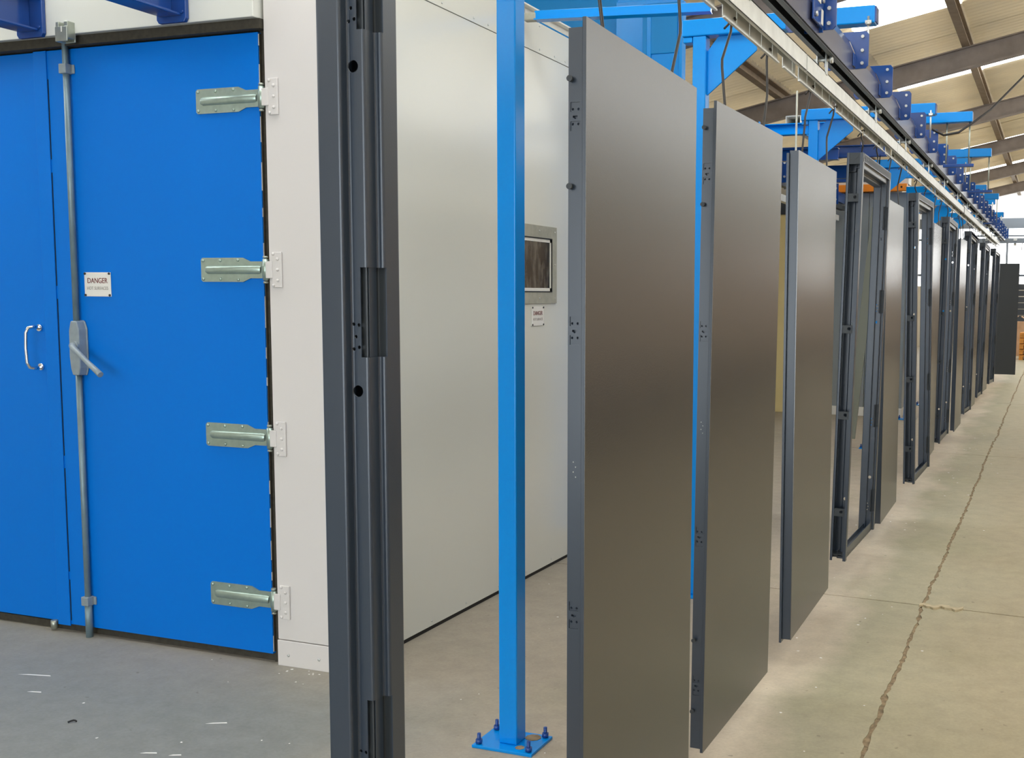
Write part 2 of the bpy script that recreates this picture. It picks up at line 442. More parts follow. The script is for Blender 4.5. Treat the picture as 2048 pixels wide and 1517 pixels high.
RL = [(-3.2, -1.9), (2.9, 4.2), (7.4, 8.7), (12.0, 13.41), (16.0, 17.38), (20.4, 21.78), (25.0, 26.3), (29.4, 30.7), (35.4, 36.8)]
xs = [X0, -8.4, -6.0, -3.6, -2.4, -1.2, 1.2, X1]
def roof_piece(name, ya, yb, xa, xb, m):
    pitch = 0.146; mb = MB(); steps = max(6, int((yb-ya)/pitch*6)); vs = []; fs = []
    for i in range(steps+1):
        y = ya+(yb-ya)*i/steps
        w = 0.02*math.sin(2*math.pi*y/pitch)
        for x, lap in ((xa-0.06, 0.012), (xb+0.06, 0.0)):
            for dz in (0.0, 0.008):
                vs.append((x, y, roof_z(x)+0.025+w+lap+dz))
    for i in range(steps):
        a = 4*i; b = a+4
        fs += [(a, a+2, b+2, b), (a+1, b+1, b+3, a+3), (a, b, b+1, a+1), (a+2, a+3, b+3, b+2)]
    fs += [(0, 1, 3, 2), (4*steps, 4*steps+2, 4*steps+3, 4*steps+1)]
    mb.add(vs, fs, True)
    return part(name, mb, m, ceiling)
y = Y0
for a, b in RL+[(Y1, Y1)]:
    gap = a-y; k = max(1, round(gap/1.1))
    for xa, xb in zip(xs[:-1], xs[1:]):
        for j in range(k):
            if gap > 0.05: roof_piece('roof_sheet', y+gap*j/k, y+gap*(j+1)/k+0.01, xa, xb, ROOF)
        if b > a:
            lit = (xa == -2.4) if 11 < a < 13 else (-2.5 < xa) if a > 11 else (-8.5 < xa)
            roof_piece('rooflight' if lit else 'roof_sheet', a, b, xa, xb, ROOFL if lit else ROOF)
    y = b

# ------------------------------------------------------------------ oven booth
BY = 3.93          # front plane of the booth
oven = thing('oven_booth', 'cream panelled oven booth with a blue double door and a side window', 'oven', (-2.79, BY, 0))
O = Vector((-2.79, BY, 0))
def bx(mb, x0, x1, y0, y1, z0, z1): return mb.box(x0-O.x, x1-O.x, y0-O.y, y1-O.y, z0, z1)
# front column beside the doors, folded round the corner
part('front_column', bx(MB(), -3.145, -2.79, BY-0.012, BY+0.10, 0.118, 3.2), CREAMP, oven, bevel=0.003)
part('kick_plate', bx(MB(), -3.147, -2.789, BY-0.015, BY+0.09, 0.0, 0.115), CREAMP, oven, bevel=0.002)
for k, x in enumerate((-3.09, -2.93)):
    part('screw', MB().dome((x-O.x, -0.015, 0.05+0.0*k), (0, -1, 0), 0.007, 0.004), SILVER, oven)
part('screw', MB().dome((-3.175-O.x, -0.05, 2.87), (0, -1, 0), 0.006, 0.004), SILVER, oven)
# cream lintel panels over the doors
for xa, xb in ((-5.9, -4.335), (-4.33, -3.545), (-3.54, -3.158)):
    part('lintel_panel', bx(MB(), xa, xb, BY-0.06, BY+0.03, 2.775, 3.2), CREAM, oven, bevel=0.003)
part('lintel_seal', bx(MB(), -5.9, -3.15, BY-0.03, BY+0.05, 2.735, 2.775), SEAL, oven)
part('door_jamb', bx(MB(), -3.19, -3.14, BY+0.02, BY+0.1, 0.0, 2.74), SEAL, oven)
part('threshold', bx(MB(), -5.9, -3.15, BY+0.03, BY+0.12, 0.0, 0.035), SEAL, oven)
part('booth_back', bx(MB(), -5.9, -2.82, BY+0.12, 6.68, 0.02, 3.12), SEAL, oven)
part('left_column', bx(MB(), -6.3, -5.9, BY-0.012, BY+0.10, 0.0, 3.2), CREAMP, oven, bevel=0.003)
# side wall: lower sheet and upper sheets with a lapped seam
part('side_panel', bx(MB(), -2.815, -2.79, BY+0.10, 6.70, 0.02, 2.989), CREAM, oven, bevel=0.0015)
part('upper_side_panel', bx(MB(), -2.815, -2.786, BY+0.10, 5.56, 2.991, 3.157), CREAM, oven, bevel=0.0015)
part('upper_side_panel', bx(MB(), -2.815, -2.786, 5.565, 6.70, 2.991, 3.157), CREAM, oven, bevel=0.0015)
part('base_gap', bx(MB(), -2.812, -2.795, BY+0.1, 6.70, 0.0, 0.02), BLACK, oven)
part('roof_panel', bx(MB(), -6.3, -2.80, BY+0.05, 6.70, 3.12, 3.155), CREAM, oven)
part('cable_tray', bx(bx(MB(), -2.83, -2.79, BY+0.3, 6.68, 3.222, 3.23), -2.83, -2.826, BY+0.3, 6.68, 3.19, 3.222), WHITE, oven)
for yy in (4.6, 5.63, 6.5):
    part('tray_bracket', bx(MB(), -2.85, -2.80, yy, yy+0.05, 3.15, 3.222), WINFR, oven, bevel=0.006)
scr = MB().dome((0, 0, 0), (1, 0, 0), 0.006, 0.004, 8, 2).mesh('screw', SILVER)
for yy in (4.3, 4.62, 4.96, 5.32, 5.66, 6.0, 6.3):
    put('screw', scr, oven, (0.0, yy-O.y, 0.045))
for yy in (4.45, 4.76, 5.07, 5.22, 5.40, 5.62, 5.83, 6.03, 6.18):
    put('screw', scr, oven, (0.004, yy-O.y, 3.012))
put('screw', scr, oven, (0.004, 5.83-O.y, 3.14))
# inspection window in the side wall
wy0, wy1, wz0, wz1 = 5.49, 6.057, 1.585, 2.03
iy0, iy1, iz0, iz1 = 5.56, 5.986, 1.656, 1.956
mbw = MB()
for a in ((wy0, wy1, wz0, iz0), (wy0, wy1, iz1, wz1), (wy0, iy0, iz0, iz1), (iy1, wy1, iz0, iz1)):
    bx(mbw, -2.79, -2.782, a[0], a[1], a[2], a[3])
fr = part('window_frame', mbw, WINFR, oven)
mbw = MB()
for a in ((iy0, iy1, iz0, iz0+0.018), (iy0, iy1, iz1-0.018, iz1), (iy0, iy0+0.018, iz0, iz1), (iy1-0.018, iy1, iz0, iz1)):
    bx(mbw, -2.79, -2.785, a[0], a[1], a[2], a[3])
part('glazing_bead', mbw, WHITE, fr)
mbw = MB()
for a in ((iy0-0.006, iy1+0.006, iz0-0.006, iz0), (iy0-0.006, iy1+0.006, iz1, iz1+0.006), (iy1, iy1+0.006, iz0, iz1), (iy0-0.006, iy0, iz0, iz1)):
    bx(mbw, -2.79, -2.7805, a[0], a[1], a[2], a[3])
part('gasket', mbw, BLACK, fr)
part('glass_pane', bx(MB(), -2.79, -2.787, iy0, iy1, iz0, iz1), GLASS, fr)
for (yy, zz) in ((5.53, 2.0), (5.82, 2.0), (6.03, 2.0), (6.03, 1.81), (6.03, 1.615), (5.82, 1.615), (5.53, 1.615)):
    put('screw', scr, fr, (0.008, yy-O.y, zz))

# ------------------------------------------------------------------ oven doors
rd = thing('oven_door_leaf', 'right blue oven door leaf with four strap hinges and a lock bar', 'door', (-3.185, BY, 0))
D = Vector((-3.185, BY, 0))
def dx(mb, x0, x1, y0, y1, z0, z1): return mb.box(x0-D.x, x1-D.x, y0, y1, z0, z1)
part('leaf', dx(MB(), -4.405, -3.185, 0.0, 0.06, 0.04, 2.728), BLUE, rd, bevel=0.003)
part('astragal', dx(MB(), -4.443, -4.365, -0.006, 0.0, 0.034, 2.727), BLUE, rd, bevel=0.0015)
for za, zb in ((2.24, 2.60), (1.66, 2.18), (0.86, 1.60), (0.30, 0.80), (0.06, 0.26)):
    part('seam_groove', dx(MB(), -4.3645, -4.3605, -0.0015, 0.002, za, zb), HOLE, rd)
# ragged edge seal on the hinge side
part('edge_rubber', dx(MB(), -3.185, -3.1815, 0.007, 0.058, 0.05, 2.722), SEAL, rd)
zz = 0.05
while zz < 2.68:
    h = random.uniform(0.03, 0.16)
    part('edge_fleck', dx(MB(), -3.185, -3.185+random.uniform(0.001, 0.003), 0.003, 0.009, zz, min(zz+h, 2.72)), CREAM, rd); zz += h+random.uniform(0.05, 0.16)
def strap_mesh():
    # plate outline in x,z around z=0, knuckle on the right end (x=0 at door edge)
    xl, xm, xn = -0.34, -0.115, -0.075
    pts = [(xl+0.008, -0.052), (xm, -0.052), (xn, -0.036), (-0.012, -0.036), (-0.012, 0.036), (xn, 0.036), (xm, 0.052), (xl+0.008, 0.052), (xl, 0.044), (xl, -0.044)]
    mb = MB(); mb.prism(pts, 'y', -0.006, 0.0)
    # raised pressing along the middle
    prof = [(0.018*math.cos(t*math.pi/8), -0.006-0.012*math.sin(t*math.pi/8)) for t in range(9)]
    vs = []; fs = []
    for x, s in ((xl+0.022, 0.15), (xl+0.038, 1.0), (-0.03, 1.0), (-0.02, 0.6)):
        for (dz, dy) in prof: vs.append((x, -0.005+(dy+0.005)*s, dz*(0.5+0.5*s)))
    for i in range(3):
        for k in range(8): fs.append((i*9+k, i*9+k+1, (i+1)*9+k+1, (i+1)*9+k))
    mb.add(vs, fs, True)
    return mb.mesh('strap', HINGE)
strap_me = strap_mesh()
mb = MB(); mb.cyl((0, 0, -0.045), (0, 0, 0.045), 0.013, 14); knuckle_me = mb.mesh('knuckle', HINGE)
mb = MB(); mb.cyl((0, 0, -0.056), (0, 0, 0.056), 0.006, 10).cyl((0, 0, 0.05), (0, 0, 0.058), 0.011, 10).cyl((0, 0, -0.058), (0, 0, -0.05), 0.011, 10); pin_me = mb.mesh('hinge_pin', GAL)
mb = MB(); mb.box(-0.024, 0.026, -0.008, 0.0, -0.075, 0.075).box(-0.055, -0.02, -0.012, -0.004, -0.036, 0.036); plate_me = mb.mesh('fixing_plate', CREAMP)
rivet_me = MB().dome((0, 0, 0), (0, -1, 0), 0.0075, 0.005, 10, 3).mesh('rivet', HINGE)
rivetc_me = MB().dome((0, 0, 0), (0, -1, 0), 0.0075, 0.005, 10, 3).mesh('rivet', CREAMP)
nm = ['topmost', 'second from top', 'third from top', 'lowest']
for i, z in enumerate((2.455, 1.735, 1.010, 0.288)):
    h = bpy.data.objects.new('hinge', strap_me); C.objects.link(h); h.parent = rd; h.location = (0.012, -0.001, z)
    put('knuckle', knuckle_me, h, (0.012, -0.014, 0)); put('hinge_pin', pin_me, h, (0.012, -0.014, 0))
    p = put('fixing_plate', plate_me, h, (0.072, -0.012, 0), bevel=0.002)
    for (x, zz) in ((-0.328, 0.04), (-0.328, -0.04), (-0.235, 0.04), (-0.235, -0.04), (-0.14, 0.042), (-0.14, -0.042)):
        put('rivet', rivet_me, h, (x, -0.006, zz))
    for (x, zz) in ((0.048+0.03, 0.045), (0.048+0.03, 0.0), (0.048+0.03, -0.045), (0.056, 0.066), (0.056, -0.066)):
        put('rivet', rivetc_me, h, (x, -0.020, zz))
# espagnolette lock bar
lb = part('lock_bar', MB().cyl((-1.046, -0.02, 1.49), (-1.046, -0.02, 2.75), 0.014, 12).cyl((-1.046, -0.02, 0.012), (-1.046, -0.02, 1.28), 0.014, 12).cyl((-1.046, -0.02, 0.0), (-1.046, -0.02, 0.16), 0.0165, 12), BARG, rd)
for z in (2.635, 0.175):
    part('bar_guide', MB().box(-1.070, -1.028, -0.04, 0.0, z-0.022, z+0.022).box(-1.028, -1.012, -0.008, 0.0, z-0.02, z+0.02), GREYP, lb, bevel=0.004)
pts = [(-0.016, -0.125), (0.020, -0.125), (0.030, -0.09), (0.030, 0.085), (0.020, 0.118), (0.014, 0.125), (-0.018, 0.125), (-0.030, 0.08), (-0.032, -0.04), (-0.026, -0.095)]
lc = part('lock_case', MB().prism([(x-1.032, z+1.375) for x, z in pts], 'y', -0.052, 0.0).prism([(x*1.2-1.034, z*1.02+1.375) for x, z in pts], 'y', -0.010, 0.0), GREYP, lb, bevel=0.006, segs=3)
path = [(-1.024, -0.05, 1.386), (-1.024, -0.068, 1.386), (-1.008, -0.080, 1.378), (-0.955, -0.088, 1.345), (-0.90, -0.100, 1.313), (-0.845, -0.112, 1.284), (-0.809, -0.120, 1.264)]
part('lever_handle', MB().tube(path, [0.016, 0.017, 0.014, 0.0115, 0.012, 0.013, 0.0135], 12).cyl((-1.024, -0.045, 1.386), (-1.024, -0.064, 1.386), 0.022, 14), GREYP, lb)
kp = part('top_keeper', MB().box(-1.010, -0.940, -0.062, -0.056, 2.735, 2.822).box(-1.010, -0.992, -0.10, -0.06, 2.735, 2.822).box(-0.962, -0.940, -0.10, -0.06, 2.748, 2.822).box(-1.010, -0.940, -0.105, -0.098, 2.735, 2.80), GAL, rd, bevel=0.003)
part('slot', MB().box(-0.972, -0.968, -0.107, -0.104, 2.775, 2.80), FLAKE, kp)
ld = thing('oven_door_leaf', 'left blue oven door leaf with a chrome pull handle', 'door', (-4.44, BY, 0))
part('leaf', MB().box(-1.42, -0.004, 0.012, 0.07, 0.045, 2.728), BLUE, ld, bevel=0.003)
part('edge_strip', MB().box(-0.012, -0.004, 0.006, 0.02, 0.045, 2.728), BLUE, ld)
hx = -0.062
hp = [(hx+0.012, 0.012, 1.462), (hx+0.012, -0.03, 1.468), (hx+0.004, -0.05, 1.462), (hx-0.004, -0.056, 1.44), (hx-0.006, -0.058, 1.37), (hx-0.004, -0.056, 1.30), (hx+0.004, -0.05, 1.278), (hx+0.012, -0.03, 1.272), (hx+0.012, 0.012, 1.278)]
part('pull_handle', MB().tube(hp, [0.011, 0.009, 0.0085, 0.008, 0.0075, 0.008, 0.0085, 0.009, 0.011], 12).cyl((hx+0.012, 0.0, 1.462), (hx+0.012, 0.012, 1.462), 0.016, 12).cyl((hx+0.012, 0.0, 1.278), (hx+0.012, 0.012, 1.278), 0.016, 12), CHROME, ld)
part('floor_bolt', MB().cyl((-0.03, -0.004, 0.01), (-0.03, -0.004, 0.05), 0.016, 10), GAL, ld)

def danger_sign(loc, rot, label):
    t = thing('warning_sign', label, 'sign', loc, rot)
    part('plate', MB().box(-0.078, 0.078, -0.004, 0.0, -0.055, 0.055), SIGNW, t, bevel=0.001)
    text('danger_lettering', 'DANGER', 0.034, SIGNR, t, (0, -0.0045, 0.016), (math.pi/2, 0, 0), sx=0.88)
    text('surface_lettering', 'HOT SURFACES', 0.021, SIGNG, t, (0, -0.0045, -0.018), (math.pi/2, 0, 0), sx=0.86)
    s = MB().cyl((0, -0.004, 0), (0, -0.008, 0), 0.0055, 10).mesh('screw', ROD)
    for x in (-0.072, 0.072):
        for z in (-0.049, 0.049): put('screw', s, t, (x, 0, z))
    return t
danger_sign((-4.111, BY-0.001, 1.668), (0, 0, 0), 'white DANGER HOT SURFACES sign screwed to the blue door beside the lock bar')
danger_sign((-2.789, 5.806, 1.513), (0, 0, math.pi/2), 'white danger sign half hidden by the blue post, under the oven window')

# navy I-beams running from the left towards the oven front
def wall_beam(x, z0, z1, label):
    t = thing('overhead_beam', label, 'beam', (x, BY-0.07, z0))
    h = z1-z0
    b = part('beam', MB().box(-0.055, 0.055, -4.0, -0.012, 0, 0.011).box(-0.055, 0.055, -4.0, -0.012, h-0.011, h).box(-0.006, 0.006, -4.0, -0.012, 0.011, h-0.011), NAVY, t, bevel=0.003)
    e = part('end_plate', MB().prism([(-0.078, -0.01), (-0.068, -0.025), (0.068, -0.025), (0.078, -0.01), (0.078, h+0.03), (-0.078, h+0.03)], 'y', -0.012, 0.008), NAVY, t, bevel=0.002)
    s = MB().cyl((0, -0.012, 0), (0, -0.019, 0), 0.007, 6).mesh('bolt', NAVY)
    for sx in (-0.062, 0.062):
        for z in (0.015, h-0.02): put('bolt', s, e, (sx, 0, z))
wall_beam(-4.37, 2.795, 2.955, 'left navy overhead beam ending above the lock bar of the oven doors')
wall_beam(-3.565, 2.80, 2.96, 'right navy overhead beam ending above the middle of the right oven door')

# ------------------------------------------------------------------ doors on the conveyor
DH = 2.15
def place(t, xc, yc, zc, yaw, tilt, lean, H):
    from mathutils import Euler
    e = Euler((tilt, lean, -yaw), 'XYZ'); c = Vector((xc, yc, zc)) + e.to_matrix() @ Vector((0, 0, -H/2))
    t.location = c; t.rotation_euler = e
pocket_holes = None
def pocket(mb_cut, y, zc, xc):
    """lock-side knock-out: two framed rebates with two holes each and a slot between"""
    for s in (1, -1):
        mb_cut.box(xc-0.012, xc+0.012, y-0.01, y+0.0028, zc+s*0.022-0.011, zc+s*0.022+0.011)
        for q in (-0.007, 0.007):
            mb_cut.cyl((xc+q, y-0.02, zc+s*0.022-s*0.005), (xc+q, y+0.012, zc+s*0.022-s*0.005), 0.0032, 8)
    mb_cut.box(xc-0.006, xc+0.006, y-0.01, y+0.01, zc-0.003, zc+0.002)
    mb_cut.cyl((xc, y-0.02, zc-0.003), (xc, y+0.01, zc-0.003), 0.003, 8)
def door_leaf(name, label, pose, Wd, kind, pockets=(), bolts=(), prints=(), detail=True, skin=None):
    t = thing(name, label, 'door leaf', group='coated door leaves on the conveyor'); place(t, *pose, DH)
    h = DH; y0 = -Wd/2
    if kind == 'front':      # tray on the aisle side laps over the leaf core
        core = MB().box(-0.046, -0.010, y0+0.004, Wd/2-0.014, 0.012, h-0.022)
        tray = MB().box(-0.0008, 0.0, y0+0.0004, Wd/2-0.0004, 0.0004, h-0.0004)
        part('front_tray', MB().box(-0.010, -0.0008, y0, Wd/2, 0.0, h), ANTHF, t, bevel=0.001)
    else:                    # back tray laps past the core on the near edge
        core = MB().box(-0.040, -0.003, y0+0.0165, Wd/2-0.001, 0.0125, h-0.001)
        part('front_skin', MB().box(-0.003, 0.0, y0+0.016, Wd/2, 0.012, h), ANTH, t)
        tray = MB().box(-0.050, -0.040, y0, Wd/2-0.014, 0.0, h-0.012)
    ce = y0+0.004 if kind == 'front' else y0+0.016
    me = core.mesh('core', ANTHF)
    if detail and pockets:
        c = MB()
        for z in pockets: pocket(c, ce, z, -0.029)
        me = cut(me, c)
    co = put('core', me, t)
    if not pockets: 
        b = co.modifiers.new('bevel', 'BEVEL'); b.width = 0.0015; b.segments = 2
    part('front_skin' if kind == 'front' else 'back_skin', tray, skin or (ANTH if kind == 'front' else ANTHF), t)
    bm = MB().cyl((0, 0, 0), (0, -0.014, 0), 0.005, 12).cyl((0, -0.008, 0), (0, -0.015, 0), 0.0072, 12).cyl((0, -0.015, 0), (0, -0.0155, 0), 0.003, 6).mesh('dog_bolt', ANTHD)
    for z in bolts: put('dog_bolt', bm, t, (-0.038, ce, z))
    if prints:
        mbp = MB()
        for z in prints:
            for k in range(4): mbp.dome((-0.028+0.003*(-1)**k, ce, z-0.018+0.012*k), (0, -1, 0), 0.0018, 0.0012, 6, 2)
        part('rivet_dimples', mbp, SILVER, t)
    return t
zb = 1.2004-DH/2
door_leaf('door_leaf', 'first and nearest dark grey door leaf, two bolts high on its edge', (-1.0339, 2.8358, 1.2004, -0.0099, -0.0137, -0.0056), 0.869, 'front',
          pockets=(1.926, 1.429, 0.743), bolts=(2.011, 1.765), prints=(1.098,))
door_leaf('door_leaf', 'second dark grey door leaf from the camera, bolts near top and bottom', (-1.0335, 3.8873, 1.1849, 0.0119, 0.0044, 0.0083), 0.865, 'front',
          pockets=(1.923, 1.42, 0.74, 0.23), bolts=(2.067, 1.826, 0.389, 0.144), prints=(1.105,))
door_leaf('door_leaf', 'third dark grey door leaf from the camera, just before the first frame', (-1.0468, 5.1939, 1.1869, -0.0118, 0.0042, -0.0051), 0.942, 'back')
door_leaf('door_leaf', 'fourth dark grey door leaf, hanging between the first and second row frames', (-1.0395, 7.8058, 1.198, -0.009, 0.0058, -0.0056), 0.86, 'back')
door_leaf('door_leaf', 'fifth dark grey door leaf, hanging just behind the second row frame', (-1.0424, 10.6492, 1.2186, -0.0142, 0.0035, 0.0011), 0.86, 'back', detail=False)
door_leaf('door_leaf', 'sixth dark grey door leaf, hanging just behind the third row frame', (-1.0025, 13.2464, 1.2105, 0.0044, 0.0027, -0.0013), 0.86, 'front', detail=False)
door_leaf('door_leaf', 'seventh dark grey door leaf, a narrow sliver behind the fourth row frame', (-1.0234, 15.90, 1.2055, 0.03, 0.0003, 0.0029), 0.86, 'front', detail=False)
door_leaf('door_leaf', 'eighth dark grey door leaf, a narrow sliver behind the fifth row frame', (-1.010, 18.55, 1.2171, 0.04, 0.0012, 0.007), 0.86, 'front', detail=False)
door_leaf('door_leaf', 'farthest door leaf, turned flat to the camera where the line turns', (-0.68-0.435, 22.80, 1.205, math.pi/2-0.05, 0.0, 0.0), 0.87, 'front', detail=False, skin=ANTHD)  # duller skin than its neighbours; its backlit shade is put into the material

# ------------------------------------------------------------------ door frames on the conveyor
FH = 2.242
T = 0.0022
def jamb_poly(Wd):
    """far jamb section in (x,y): soffit stairs face -y, architrave faces +x"""
    e = Wd/2
    P = [(-0.074, e), (-0.088, e), (-0.088, e-0.095), (-0.044, e-0.095), (-0.044, e-0.075), (-0.013, e-0.075), (-0.013, e-0.046), (0.0, e-0.046), (0.0, e), (-0.016, e)]
    return sheet(P, T, 0.0045, 3)
def frame_meshes(Wd, holes, hinges, closeup):
    poly = jamb_poly(Wd); e = Wd/2
    far = MB().prism(poly, 'z', 0.0, FH, smooth=False).mesh('jamb', ANTHF)
    c = MB()
    for z in holes: c.cyl((-0.0335, e-0.13, z), (-0.0335, e-0.05, z), 0.0095, 20)
    for (za, zb_) in hinges:
        zm = za+0.030
        # keyhole-edged rebate for the hinge, cut through lip and stop
        c.box(-0.0145, 0.004, e-0.0775, e-0.040, za, zb_)
        c.box(-0.026, -0.0125, e-0.079, e-0.068, za+0.0, zb_)
        for (x, dz) in ((-0.040, 0.013), (-0.036, 0.033), (-0.040, 0.053), (-0.030, 0.016), (-0.030, 0.052)):
            c.cyl((x, e-0.09, za+dz), (x, e-0.06, za+dz), 0.0030, 10)
    far = cut(far, c)
    near_poly = [(x, -y) for (x, y) in poly]
    near = MB().prism(near_poly, 'z', 0.0, FH).mesh('jamb', ANTHF)
    c = MB()
    for z in holes: c.cyl((-0.029, -e+0.13, z), (-0.029, -e+0.05, z), 0.0095, 16)
    near = cut(near, c)
    # head: same section turned, stairs facing down
    hp = [(x, FH-e+y) for (x, y) in poly]
    head = MB(); head.prism(hp, 'x', 0, 1)   # placeholder orientation, rebuilt below
    head = MB()
    n = len(hp); ya, yb = -e+0.0, e-0.0
    vs = [(p[0], ya+ (0.046 if True else 0), p[1]) for p in hp] + [(p[0], yb-0.046, p[1]) for p in hp]
    fs = [tuple(range(n)), tuple(range(2*n-1, n-1, -1))] + [((i+1) % n, i, n+i, n+(i+1) % n) for i in range(n)]
    head.add(vs, fs)
    head.box(-0.0022, 0.0, ya, yb, FH-0.046, FH)            # mitred face strip over the jambs
    bar = MB().box(-0.058, -0.012, -e+0.05, e-0.05, 0.004, 0.016).box(-0.016, -0.012, -e+0.002, e-0.002, 0.0, 0.055).box(-0.058, -0.054, -e+0.05, e-0.05, 0.004, 0.045)
    return far, near, head.mesh('head', ANTHF), bar.mesh('tie_bar', ANTHF)
HOLES = (1.832, 1.319, 0.341)
BRACKETS = (2.003, 1.291, 0.816, 0.274)
HINGES = ((1.888, 2.03), (1.374, 1.518), (0.66, 0.803), (0.12, 0.263))
near_set = frame_meshes(1.0, HOLES, HINGES, True)
brk = MB().box(-0.085, -0.003, -0.001, 0.0015, -0.022, 0.022).box(-0.085, -0.003, 0.0015, 0.03, -0.022, -0.0195)
brk_me = cut(brk.mesh('fixing_bracket', ANTHD), MB().cyl((-0.036, -0.02, 0.003), (-0.036, 0.02, 0.003), 0.009, 14))
endp_me = MB().box(-0.085, -0.003, -0.0, 0.092, -0.0012, 0.0012).mesh('end_cap', ANTHD)
back_me = MB().prism(sheet([(-0.036, -0.066), (-0.019, -0.066), (-0.019, -0.037), (-0.003, -0.037)], 0.002, 0.003, 2), 'z', -0.006, 0.15).mesh('hinge_backing', ANTHD)
def frame(name, label, pose, meshes, Wd):
    t = thing(name, label, 'door frame', group='coated door frames on the conveyor'); place(t, *pose, FH)
    far, near, head, bar = meshes
    fj = put('jamb', far, t)
    for za, zb_ in HINGES: put('hinge_backing', back_me, fj, (0, Wd/2, za))
    nj = put('jamb', near, t)
    put('head', head, t); put('tie_bar', bar, t)
    for z in BRACKETS: put('fixing_bracket', brk_me, nj, (0, -Wd/2+0.004, z))
    put('end_cap', endp_me, nj, (0, -Wd/2+0.002, 0.035)); put('end_cap', endp_me, nj, (0, -Wd/2+0.002, FH-0.05))
    part('top_clip', MB().box(-0.085, -0.003, -0.001, 0.0015, -0.03, 0.03).cyl((-0.04, -0.001, 0.01), (-0.04, -0.003, 0.01), 0.012, 12), ANTHD, nj, (0, -Wd/2+0.004, FH-0.03))
    return t
frame('door_frame', 'nearest door frame, only its hinge jamb in view in front of the oven', (-1.017, 1.095, 1.29, 0, 0, 0), near_set, 1.0)
frame('door_frame', 'first open door frame down the row, after the third door leaf', (-1.0128, 6.6055, 1.2874, 0.0112, -0.0086, 0.0145), near_set, 1.0)
frame('door_frame', 'second open door frame down the row, after the fourth door leaf', (-0.9834, 9.2681, 1.3075, 0.0145, 0.0006, -0.0189), near_set, 1.0)
wide = near_set
frame('door_frame', 'third open door frame down the row, after the fifth door leaf', (-1.0143, 11.8723, 1.295, -0.0006, -0.0098, 0.0072), wide, 1.0)
frame('door_frame', 'fourth open door frame down the row, after the sixth door leaf', (-0.988, 14.6916, 1.3006, 0.0146, -0.0338, 0.0), near_set, 1.0)
frame('door_frame', 'fifth open door frame down the row, after the seventh door leaf', (-0.9884, 17.35, 1.2815, 0.0123, -0.0254, 0.0129), near_set, 1.0)
frame('door_frame', 'sixth and farthest open door frame, before the turned door leaf', (-0.955, 19.85, 1.2978, 0.0284, -0.03, 0.0076), near_set, 1.0)

# ------------------------------------------------------------------ load bars
BARX = (-1.07, -1.0); BZ0, BZ1 = 2.565, 2.634
BLEN = 2.79
def bar_meshes():
    b = MB()   # inverted channel: aisle-side leg, top web
    b.box(BARX[1]-0.004, BARX[1], 0, BLEN, BZ0, BZ1).box(BARX[0], BARX[1], 0, BLEN, BZ1-0.004, BZ1)
    b.box(BARX[1]-0.014, BARX[1], 0, BLEN, BZ0, BZ0+0.003)
    SX = -1.04
    s = MB()   # slotted hook strip on the far leg, with two notches where the clamps sit
    y = 0.02
    step = 0.168; k = 0
    zt, zl = BZ1-0.004, 2.533
    gaps = (0.78, 1.62, 2.40)
    while y < BLEN-0.05:
        y1 = min(y+step, BLEN-0.02)
        cutp = any(y-0.001 < g < y1-0.02 for g in gaps)
        y2 = y1-0.085 if cutp else y1
        s.box(SX-0.003, SX, y, y2-0.008, zl+0.004, zt)
        s.box(SX-0.003, SX+0.007, y, y2+0.0005, zl, zl+0.006)
        if cutp: s.box(SX-0.003, SX, y2-0.004, y1, zl+0.040, zt)
        y = y1
    return b.mesh('channel', ALU), s.mesh('slotted_strip', ALU)
bar_me, strip_me = bar_meshes()
mb = MB().box(-1.043, -1.037, -0.02, 0.02, BZ1-0.01, BZ1+0.095).box(-1.003, -0.997, -0.02, 0.02, BZ1-0.01, BZ1+0.095)
mb.cyl((-1.06, 0, BZ1+0.055), (-0.975, 0, BZ1+0.055), 0.008, 10).cyl((-0.985, 0, BZ1+0.055), (-0.972, 0, BZ1+0.055), 0.017, 10)
hang_me = mb.mesh('trolley_hanger', SILVER)
mb = MB().cyl((-1.02, 0, BZ1+0.09), (-1.02, 0, BZ1+0.14), 0.012, 10)
stem_me = mb.mesh('trolley_stem', ROD)
clamp_me = MB().box(BARX[0]-0.006, BARX[1]+0.003, -0.02, 0.02, BZ0-0.002, BZ1+0.003).mesh('end_clamp', ANTHD)
ordn = ['first', 'second', 'third', 'fourth', 'fifth', 'sixth', 'seventh', 'eighth', 'ninth']
starts = [-0.97+2.805*i for i in range(8)]
barlab = ['galvanised load bar above the near frame, out past the top of view', 'galvanised load bar over the first and second door leaves, leaving the picture top',
          'galvanised load bar over the third door leaf and first row frame', 'galvanised load bar over the fourth door leaf and second row frame',
          'galvanised load bar over the fifth door leaf and third row frame', 'galvanised load bar over the sixth door leaf and fourth row frame',
          'galvanised load bar over the seventh door leaf and fifth row frame', 'last galvanised load bar before the conveyor turns right']
for i, y in enumerate(starts):
    t = thing('load_bar', barlab[i], 'load bar', (0, y, 0.0), group='load bars hung under the conveyor')
    put('channel', bar_me, t); put('slotted_strip', strip_me, t)
    for dy in (0.40, 1.86):
        h = put('trolley_hanger', hang_me, t, (0, dy, 0)); put('trolley_stem', stem_me, h, (0, 0, 0))
    if i in (4, 6): put('end_clamp', clamp_me, t, (0, BLEN-0.01, 0))

